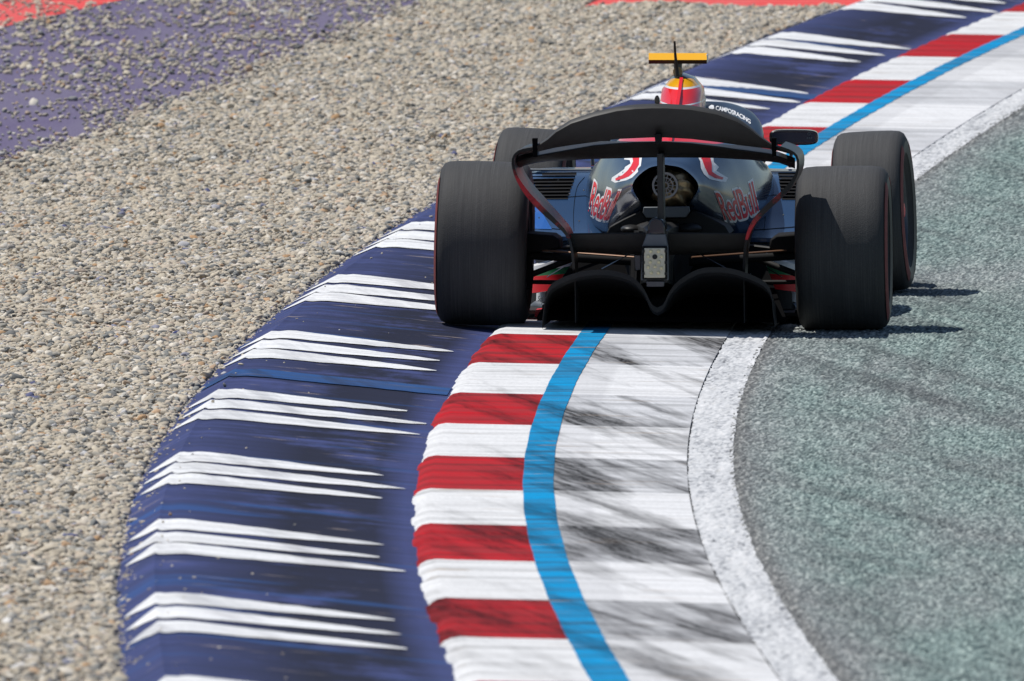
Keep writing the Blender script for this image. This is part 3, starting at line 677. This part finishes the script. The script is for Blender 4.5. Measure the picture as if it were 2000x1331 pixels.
seam([(1498, 366), (1494, 385), (1496, 410), (1492, 452)], 1); seam([(1480, 384), (1505, 381), (1555, 382)], 1); seam([(1040, 444), (1080, 447), (1112, 450)], -1, 1.4); seam([(1468, 450), (1510, 447), (1556, 443)], 1, 1.4)
for x, y, s in ((1090, 352, -1), (1140, 372, -1), (1131, 432, -1), (1112, 379, -1), (1510, 372, 1), (1530, 420, 1), (1486, 430, 1)):
    p = cast(BV[s], x, y, .004)
    if p is not None: ring('fastener', p, .0005, .0035, p.y - .002, p.y + .004, M['steel'], pods[s], 8)
fl = prism('floor', [(-.74, .38, .035), (.74, .38, .035), (.74, .38, .050), (-.74, .38, .050)], 2.1, M['carbon_dull'])
# flank panels under the sidepods: flag bands and a small sponsor plate
for s in (-1, 1):
    def q(x, y): return P(x if s < 0 else 2 * 1306 - x, y, .36 + .42 * (1122 - x) / 92)
    X0, X1 = 1030, 1122
    def band(name, ys, m):           # ys: top-left, top-right, bottom-right, bottom-left
        prism(name, [q(X0, ys[0]), q(X1, ys[1]), q(X1, ys[2]), q(X0, ys[3])], .30, m, flank)
    flank = prism('flank_panel', [q(X0, 574), q(X1, 562), q(X1, 604), q(X0, 604)], .30, M['carbon_dull'])
    band('white_band', (524, 500, 519, 533), M['white']); band('green_band', (533, 519, 534, 541), M['green']); band('red_band', (541, 534, 562, 574), M['red'])
    prism('sponsor_plate', [q(1048, 573) + Vector((0, -.006, 0)), q(1066, 569) + Vector((0, -.006, 0)), q(1064, 589) + Vector((0, -.006, 0)), q(1047, 594) + Vector((0, -.006, 0))], .004, M['white'], flank)
    tube('floor_edge', [q(1036, 601), q(1050, 597), q(1064, 600)], [.010, .022, .014], M['meshgrey'], flank, 10, 7)
    px_prism('floor_edge_fin', [(1046, 606), (1062, 604), (1060, 618), (1044, 620)] if s < 0 else [(1552, 606), (1570, 604), (1572, 618), (1556, 620)], .30, .12, M['red'] if s < 0 else M['dark'], fl)

# ---- diffuser
dL = [(1060, 634), (1063, 606), (1066, 585), (1076, 563), (1098, 549), (1130, 538), (1165, 533), (1200, 535), (1230, 544), (1251, 560), (1263, 578), (1270, 594), (1277, 604), (1285, 607)]
dR = [(1285, 607), (1293, 604), (1300, 594), (1307, 578), (1320, 560), (1342, 543), (1368, 531), (1395, 528), (1425, 530), (1455, 538), (1482, 549), (1500, 562), (1508, 580), (1510, 606), (1514, 634)]
outer = crom(dL, 30).tolist() + crom(dR, 30)[1:].tolist()
ob = [P(x, y, -.52) for x, y in outer]; base = .032
of = [Vector((p.x * .99, .42, base + max(0, p.z - base) * .10)) for p in ob]
om = [Vector((p.x * .995, -.05, base + max(0, p.z - base) * .52)) for p in ob]
def thick(secs, t): return [[p for p in s] + [Vector((p.x, p.y, p.z - t)) for p in s[::-1]] for s in secs]
dif = loft('diffuser', thick([ob, om, of], .010), M['carbon_dull'], car, True, True, 40)
lip = [[p + Vector((0, 0, .002)) for p in ob] + [p + Vector((0, 0, -.022)) for p in ob[::-1]], [p + Vector((0, -.035, .014)) for p in ob] + [p + Vector((0, -.035, -.008)) for p in ob[::-1]]]
loft('diffuser_lip', lip, M['carbon_dull'], dif, True, True, 40)
for xa, yt in ((1123, 541), (1453, 541)):
    p = P(xa, yt + 12, -.48); px_prism('strake', [(xa - .8, yt + 6), (xa + .8, yt + 6), (xa + 1.6, 632), (xa, 632)], -.46, .6, M['carbon_dull'], dif)
px_prism('diffuser_keel', [(1268, 585), (1302, 585), (1296, 604), (1285, 612), (1274, 604)], -.45, .5, M['dark'], dif, .006)
loft('underbody', [[Vector((u, -.30, w_)) for u, w_ in ((-.52, .04), (.52, .04), (.52, .06), (-.52, .06))], [Vector((u, .5, w_)) for u, w_ in ((-.40, .03), (.40, .03), (.36, .34), (-.36, .34))]], M['void'], car)  # matt near-black with almost no specular

# ---- rear crash structure, rain light
loft('crash_structure', [[P(x, y, -.66) for x, y in ((1263, 452), (1270, 447), (1296, 447), (1303, 452), (1303, 552), (1256, 552))], [P(x, y, -.30) for x, y in ((1258, 446), (1268, 438), (1304, 438), (1312, 446), (1312, 556), (1252, 556))], [P(x, y, .1) for x, y in ((1240, 440), (1262, 430), (1318, 430), (1334, 440), (1336, 560), (1236, 560))]], M['carbon'], car, True, True, 40)
px_prism('crash_cap', [(1266, 458), (1265, 440), (1270, 430), (1281, 425), (1293, 429), (1299, 440), (1300, 458)], -.68, .16, M['black'], car, .006)
px_prism('light_bezel', [(1263, 457), (1300, 457), (1305, 482), (1306, 548), (1252, 548), (1254, 482)], -.675, .03, M['meshgrey'], car, .004)
rl = px_prism('rain_light', [(1254, 481), (1303, 481), (1303, 547), (1254, 547)], -.695, .02, M['dark'], car, .004)
px_prism('lamp_lens', [(1258, 485), (1299, 485), (1299, 543), (1258, 543)], -.703, .012, M['lens'], rl, .003)
for x, y in ((1271, 491), (1286, 491), (1266, 501), (1292, 501), (1270, 512), (1287, 512), (1266, 522), (1279, 521), (1292, 524), (1272, 533), (1286, 533)):
    p = P(x, y, -.704); bm = bmesh.new(); bmesh.ops.create_icosphere(bm, subdivisions=2, radius=.0075)
    for v in bm.verts: v.co = Vector((v.co.x, v.co.y * .7, v.co.z)) + p
    me = bpy.data.meshes.new('led'); bm.to_mesh(me); bm.free(); me.shade_smooth(); link('led', me, rl, M['led'])
ring('lamp_hole', P(1279, 502, -.704), 0.0005, .0105, -.708, -.70, M['decal_black'], rl, 20)
for y in (491, 513, 535):
    for x in (1256.5, 1300.5): px_prism('lens_clip', [(x - 2.5, y - 2.5), (x + 2.5, y - 2.5), (x + 2.5, y + 2.5), (x - 2.5, y + 2.5)], -.707, .01, M['decal_black'], rl)
px_prism('jack_point', [(1262, 549), (1298, 549), (1297, 561), (1263, 561)], -.68, .06, M['gun'], car, .004)

# ---- rear wing
xs = np.array([1010, 1025, 1045, 1057, 1070, 1086, 1115, 1160, 1205, 1240, 1273, 1300, 1350, 1400, 1440, 1465, 1485, 1505, 1522, 1545, 1553])
te = np.array([293, 288.5, 284, 278, 269, 253, 234, 219, 208.5, 204.5, 203, 203, 206, 215, 230, 247, 265, 279, 285, 292, 297])
fl_lo = np.interp(xs, [1010, 1045, 1093, 1138, 1205, 1273, 1300, 1368, 1435, 1503, 1525, 1553], [304, 298, 287, 281, 272, 269, 269, 273, 283, 291, 296, 304])
st_b = np.interp(xs, [1010, 1048, 1093, 1160, 1228, 1280, 1300, 1368, 1435, 1503, 1525, 1553], [314, 304, 296, 284, 278, 277, 277, 281, 291, 300, 307, 318])
st_t = st_b - np.interp(xs, [1010, 1160, 1240, 1300, 1400, 1435, 1553], [9, 7.5, 1.2, 1.2, 4, 8, 9])
m_lo = np.interp(xs, [1010, 1032, 1070, 1160, 1273, 1390, 1469, 1520, 1553], [330, 321, 315.5, 311, 308, 308.5, 313, 318, 330])
fsec, msec = [], []
for x, a, b, c, d, e in zip(xs, te, fl_lo, st_b, st_t, m_lo):
    th = min(9.0, max(3.5, (b - a) * .16))
    fsec.append([P(x, a, -.70), P(x, a + th * .55, -.735), P(x, a + th, -.742), P(x, a * .62 + b * .38 + 3, -.715), P(x, a * .3 + b * .7 + 2, -.675), P(x, b, -.615), P(x, b - 3, -.575), P(x, b - 8 if b - a > 20 else b - 5, -.575), P(x, a * .35 + b * .65 - 4, -.63), P(x, a * .7 + b * .3 - 2, -.67)])
    msec.append([P(x, d, -.50), P(x, c, -.585), P(x, c + 2.5, -.587), P(x, c * .5 + e * .5 + 3, -.53), P(x, e, -.43), P(x, e - 1, -.32), P(x, e - 6, -.24), P(x, e - 13, -.235), P(x, e - 15, -.32), P(x, d * .6 + e * .4 - 3, -.42)])
rw = loft('rear_wing', msec, M['carbon'], car, True, True, 35)
loft('wing_flap', fsec, M['flap'], rw, True, True, 35)
for pts in ([(1040, 288), (1018, 292), (1005, 300), (999, 314), (1001, 332), (1009, 354), (1026, 382), (1052, 411), (1082, 438), (1102, 457), (1112, 478), (1117, 510), (1119, 545)],
            [(1524, 286), (1544, 293), (1557, 303), (1561, 318), (1559, 338), (1549, 360), (1528, 386), (1502, 410), (1478, 434), (1464, 458), (1458, 482), (1456, 510), (1455, 545)]):
    c = crom(pts, 34); cen = (1110, 330) if pts[0][0] < 1200 else (1450, 330)
    secs = []
    for i, (x, y) in enumerate(c):
        k = i / 33; t = np.array(c[min(i + 1, 33)]) - np.array(c[max(i - 1, 0)]); nrm = np.array([t[1], -t[0]]) / np.hypot(*t)
        if np.dot(nrm, np.array(cen) - np.array((x, y))) < 0: nrm = -nrm
        v0 = -.742 + .22 * max(0, (k - .45) / .55); v1 = -.24 - .08 * k; tk = 5.0 + 6.0 * math.sin(math.pi * min(1, max(0, (k - .22) / .55))) ** 1.2
        x2, y2 = np.array((x, y)) + nrm * tk; dx = (v1 - v0) * 0
        a, b = P(x, y, v0), P(x2, y2, v0)
        secs.append([a, b, Vector((b.x, v1, b.z)), Vector((a.x, v1, a.z))])
    loft('endplate', secs, M['plate'], rw, True, True, 35)
for x, y in ((1044, 285), (1511, 284)): px_prism('flap_bracket', [(x - 5, y - 14), (x + 5, y - 14), (x + 4, y + 22), (x - 3, y + 22)], -.752, .06, M['void'], rw, .002)
px_prism('flap_bracket', [(1278, 262), (1292, 262), (1290, 282), (1280, 282)], -.70, .10, M['dark'], rw, .002)
px_prism('wing_pylon', [(1283, 300), (1294.5, 300), (1296, 432), (1284.5, 432)], -.62, .16, M['carbon'], rw, .003)
px_prism('flap_pod', [(1279, 203), (1278, 193), (1281, 187), (1285, 187), (1288, 193), (1288, 203)], -.70, .03, M['black'], rw, .003)
bsec = []
for x in np.linspace(1114, 1462, 21):
    k = abs(x - 1288) / 174; a = 454 + 2 * k; b = 499 - 6 * k
    bsec.append([P(x, a, -.52), P(x, a + 3, -.525), P(x, (a + b) / 2 + 4, -.49), P(x, b, -.42), P(x, b - 3, -.33), P(x, b - 10, -.31), P(x, b - 16, -.36), P(x, (a + b) / 2 - 5, -.45)])
loft('beam_wing', bsec, M['flap'], car, True, True, 35)

# ---- rear suspension
for s in (-1, 1):
    def mx(x): return x if s < 0 else 2 * 1298 - x
    arm = M['carbon_dull'] if s < 0 else M['carbon_dull']
    rod('wishbone', (mx(1030), 487, -.02), (mx(1245), 503, -.18), .008, M['orange_lit'], car, .55)  # orange light on these rods is put into their colour
    rod('wishbone', (mx(1030), 492, .05), (mx(1220), 470, .40), .012, arm, car, .55)
    rod('pushrod', (mx(1034), 538, .0), (mx(1180), 482, .12), .013, arm)
    rod('wishbone', (mx(1030), 550, .0), (mx(1235), 552, -.1), .014, arm, car, .5)
    rod('wishbone', (mx(1030), 552, .06), (mx(1220), 556, .45), .014, arm, car, .5)
    rod('drive_shaft', (mx(1030), 499, .0), (mx(1250), 512, .02), .018, M['dark'])
    px_prism('brake_duct', [(mx(x), y) for x, y in ((1026, 456), (1080, 460), (1092, 468), (1094, 486), (1070, 492), (1026, 494))], -.05, .26, M['dark'], car, .008)
    px_prism('upright', [(mx(x), y) for x, y in ((1024, 494), (1038, 498), (1040, 540), (1036, 565), (1024, 566))], -.02, .12, M['dark'], car, .006)
    tube('sensor_wire', [P(mx(1175), 526, -.46), P(mx(1240), 491, -.40)], .0025, M['steel'] if s < 0 else M['gun'], car, 6)  # right-hand wire darker: its shade is put into the colour
    tube('tether', [P(mx(1068), 542, .35), P(mx(1102), 521, .40)], .002, M['steel'] if s < 0 else M['dark'], car, 6)  # same for the tether: sunlit left bright, shaded right painted dark
px_prism('sensor_head', [(1232, 490), (1243, 487), (1244, 494), (1233, 497)], -.42, .02, M['steel'], car, .002)
px_prism('sensor_block', [(1238, 498), (1252, 498), (1252, 528), (1240, 530)], -.40, .05, M['gun'], car, .003)

# ---- cockpit, halo, mirrors, nose, front wing
def oval(v, hw, wb, wt, n=28, e=2.6):
    c, hh = (wb + wt) / 2, (wt - wb) / 2; out = []
    for a in np.linspace(0, 2 * math.pi, n, endpoint=False):
        x, z = math.cos(a), math.sin(a); out.append((hw * math.copysign(abs(x) ** (2 / e), x), v, c + hh * math.copysign(abs(z) ** (2 / e), z)))
    return out
nose = loft('monocoque', [oval(1.48, .33, .06, .62), oval(1.9, .31, .06, .60), oval(2.4, .27, .08, .60), oval(2.9, .20, .14, .58), oval(3.5, .15, .16, .48), oval(4.0, .10, .16, .34), oval(4.18, .05, .18, .26)], M['navyc'])
loft('headrest', [oval(1.46, .20, .55, .80, 20), oval(1.62, .21, .55, .74, 20), oval(1.9, .22, .56, .67, 20), oval(2.2, .20, .56, .63, 20)], M['dark'], nose)
hp = [(.275, 1.46, .60), (.285, 1.60, .675), (.272, 1.85, .730), (.225, 2.15, .775), (.125, 2.48, .800), (0, 2.60, .803)]
hp = [(a, b, c + .015) for a, b, c in hp]
hp = hp + [(-a, b, c) for a, b, c in hp[-2::-1]]
halo = tube('halo', hp, [.030, .045, .050, .048, .042, .036, .042, .048, .050, .045, .030], M['halo'], car, 16, 64, .9)
tube('halo_pillar', [(0, 2.60, .80), (0, 2.74, .70), (0, 2.86, .55)], [.028, .026, .030], M['navyc'], halo, 12, 10)
BH = bvh(halo)
for s in (-1, 1):
    c = P(1551, 268, 2.12); c.x = s * abs(c.x)
    secs = [[(c.x + s * 0 + x, 2.12 + dv, c.z + z) for x, z in [(hw * math.copysign(abs(math.cos(a)) ** .5, math.cos(a)), hh * math.copysign(abs(math.sin(a)) ** .5, math.sin(a))) for a in np.linspace(0, 2 * math.pi, 24, endpoint=False)]] for dv, hw, hh in ((-.05, .100, .028), (-.045, .105, .033), (0, .105, .034), (.05, .08, .024), (.08, .03, .01))]
    mr = loft('mirror', secs, M['black'], car, True, True, 40)
    part('mirror_glass', [(c.x + dx, 2.066, c.z + dz) for dx, dz in ((-.09, -.021), (.09, -.021), (.09, .021), (-.09, .021))], [(0, 1, 2, 3)], M['mglass'], mr)
    tube('mirror_stalk', [(c.x - s * .01, 2.12, c.z - .03), (c.x - s * .015, 2.10, c.z - .13)], [.008, .008], M['black'], mr, 8)
    tube('mirror_stalk', [(c.x - s * .07, 2.13, c.z - .02), (s * .30, 2.16, .60)], [.008, .008], M['black'], mr, 8)
    if s > 0:
        for x, y, r in ((1580, 262, 3.0), (1581, 270, 1.6), (1577, 270, 1.6), (1585, 270, 1.6)): p = P(x, y, 2.064); ring('mirror_print', p, .0005 + (r > 2) * r / 900, r / 455, 2.0615, 2.064, M['meshgrey'], mr, 12)
for s in (-1, 1):
    for z0, z1 in ((.50, .42), (.28, .20)):
        for dv in (-.25, .12): tube('front_wishbone', [(s * .20, 3.29 + dv, z0), (s * .62, 3.32, z1 + .03)], .012, M['carbon_dull'], car, 8)
fw = loft('front_wing', [[(u, 3.85 + .12 * abs(u), .10 + .03 * abs(u)), (u, 3.86 + .12 * abs(u), .115 + .03 * abs(u)), (u, 4.25 - .08 * abs(u), .085), (u, 4.25 - .08 * abs(u), .075)] for u in np.linspace(-.86, .86, 17)], M['carbon'], car, True, True, 35)
loft('front_flap', [[(u, 3.68 + .14 * abs(u), .19), (u, 3.685 + .14 * abs(u), .20), (u, 3.88 + .1 * abs(u), .13 + .02 * abs(u)), (u, 3.88 + .1 * abs(u), .12 + .02 * abs(u))] for u in np.linspace(-.86, .86, 17)], M['navyc'], fw, True, True, 35)
for s in (-1, 1): loft('front_endplate', [[(s * u, 3.72, .05), (s * u, 4.2, .05), (s * u, 4.12, .20), (s * u, 3.74, .26)] for u in (.855, .872)], M['navyc'], fw)

# ---- T-camera and antenna on the airbox
def bar(name, pr, m, parent):
    return loft(name, [[P(x, y, v) for y, v in pr] for x in (1267, 1380.5)], m, parent, True, True, 30)
tc = bar('camera_bar', [(117.5, 1.27), (105.5, 1.315), (104, 1.36), (106, 1.41), (119, 1.405)], M['yellow'], car)
bar('camera_bar_base', [(117.6, 1.268), (125, 1.275), (124, 1.40), (118.5, 1.412)], M['decal_black'], tc)
tube('camera_post', [P(1324, 124, 1.34), P(1324, 138, 1.34), P(1325, 156, 1.34)], [.018, .017, .021], M['gun'], tc, 14, 8)
ring('camera_collar', P(1324, 140, 1.34), .004, .020, 1.318, 1.36, M['bronze'], tc, 18)
tube('antenna', [P(1317.5, 81, 1.22), P(1319, 108, 1.23), P(1322, 136, 1.24), P(1323, 150, 1.24)], [.0045, .0055, .007, .009], M['decal_black'], car, 8, 10)
box('camera_end', P(1381, 114.5, 1.345), (.006, .085, .036), M['white'], tc, .002)

# ---- printed marks on the bodywork
def text_bm(s, off, size=1.0, shear=0.0):
    cu = bpy.data.curves.new('print', 'FONT'); cu.body = s; cu.offset = off; cu.size = size; cu.shear = shear; cu.resolution_u = 4; cu.space_character = .93
    o = bpy.data.objects.new('print', cu); COL.objects.link(o); bpy.context.view_layer.update()
    me = o.to_mesh(); bm = bmesh.new(); bm.from_mesh(me); o.to_mesh_clear(); bpy.data.objects.remove(o); bpy.data.curves.remove(cu); return bm
def quad_text(name, s, quad, trees, parent, m, off, lift, box_=None, bow=0.0, shear=0.0):
    bm = text_bm(s, off, 1, shear); xs_ = [v.co.x for v in bm.verts]; ys_ = [v.co.y for v in bm.verts]
    bx = box_ or (min(xs_), max(xs_), min(ys_), max(ys_))
    bmesh.ops.triangulate(bm, faces=bm.faces)
    for _ in range(2): bmesh.ops.subdivide_edges(bm, edges=[e for e in bm.edges if e.calc_length() > .22], cuts=1)
    bmesh.ops.triangulate(bm, faces=bm.faces)
    TL, TR_, BR, BL = [np.array(q) for q in quad]
    for v in bm.verts:
        a = (v.co.x - bx[0]) / (bx[1] - bx[0]); b = (v.co.y - bx[2]) / (bx[3] - bx[2])
        q = (TL * (1 - a) + TR_ * a) * b + (BL * (1 - a) + BR * a) * (1 - b); q = q + np.array((0, bow * 4 * a * (1 - a)))
        v.co = (q[0], q[1], 0)
    project(name, bm, trees, lift, m, parent); return bx
for quad in ([(1397, 377), (1470, 354), (1483, 413), (1416, 431)], [(1160, 354), (1212, 374), (1188, 431), (1148, 413)]):
    bx = quad_text('wordmark', 'RedBull', quad, [BE], ec, M['red'], .006, .008, None, 7 if quad[0][0] > 1300 else 6)
    quad_text('wordmark_outline', 'RedBull', quad, [BE], ec, M['white'], .060, .003, bx, 7 if quad[0][0] > 1300 else 6)
def q5(L): return [(980 + x / 4.437, 180 + y / 4.437) for x, y in L]
def q6(L): return [(1300 + x / 4.437, 180 + y / 4.437) for x, y in L]
bl_w = q5([(1065, 560), (1215, 560), (1205, 640), (1178, 665), (1182, 690), (1130, 742), (1080, 765), (980, 787), (948, 768), (955, 742), (1010, 706), (1062, 668), (1068, 650), (1116, 620), (1108, 590), (1060, 585)])
bl_r = q5([(1130, 560), (1192, 560), (1188, 630), (1150, 690), (1100, 732), (1050, 752), (985, 768), (985, 748), (1045, 720), (1090, 680), (1120, 640), (1138, 600)])
br_w = q6([(280, 560), (412, 560), (420, 610), (462, 650), (440, 682), (490, 715), (542, 745), (522, 780), (470, 776), (380, 756), (332, 712), (306, 660), (330, 655), (300, 600)])
br_r = q6([(305, 560), (385, 560), (400, 620), (402, 690), (450, 722), (502, 742), (492, 760), (430, 745), (372, 715), (340, 650), (318, 590)])
for w_, r_ in ((bl_w, bl_r), (br_w, br_r)):
    draped('emblem_outline', w_, [BE], .003, M['white'], ec, 3); draped('emblem', r_, [BE], .006, M['red'], ec, 3)
arc = lambda a: (1392 + 68 * a, 211 + 7 * a + 20 * a * a)
bm = text_bm('CAMPOSRACING', .02, 1); xs_ = [v.co.x for v in bm.verts]; bmesh.ops.triangulate(bm, faces=bm.faces); bmesh.ops.subdivide_edges(bm, edges=[e for e in bm.edges if e.calc_length() > .3], cuts=1); bmesh.ops.triangulate(bm, faces=bm.faces)
for v in bm.verts:
    a = (v.co.x - min(xs_)) / (max(xs_) - min(xs_)); x, y = arc(a); v.co = (x + 6, y - v.co.y * (12.5 - 1 * a) + 4.5, 0)
project('team_name', bm, [BH], .008, M['white'], halo)
draped('team_mark', [(1384, 209), (1389, 205), (1394, 206), (1395, 212), (1390, 215), (1385, 214)], [BH], .003, M['white'], halo, 1)
for s in (-1, 1):
    fp = [o for o in car.children if o.name.startswith('flank_panel')][0 if s < 0 else 1]
    bm = text_bm('Sof', .01, 1, .2); q0 = P(1050 if s < 0 else 1551, 588 if s < 0 else 590, .66)
    for v in bm.verts: v.co = Vector((v.co.x * .022, -s * v.co.x * .022 * -2.1 - .012, v.co.y * .032)) + q0
    me = bpy.data.meshes.new('sponsor_print'); bm.to_mesh(me); bm.free(); link('sponsor_print', me, fp, M['decal_black'])
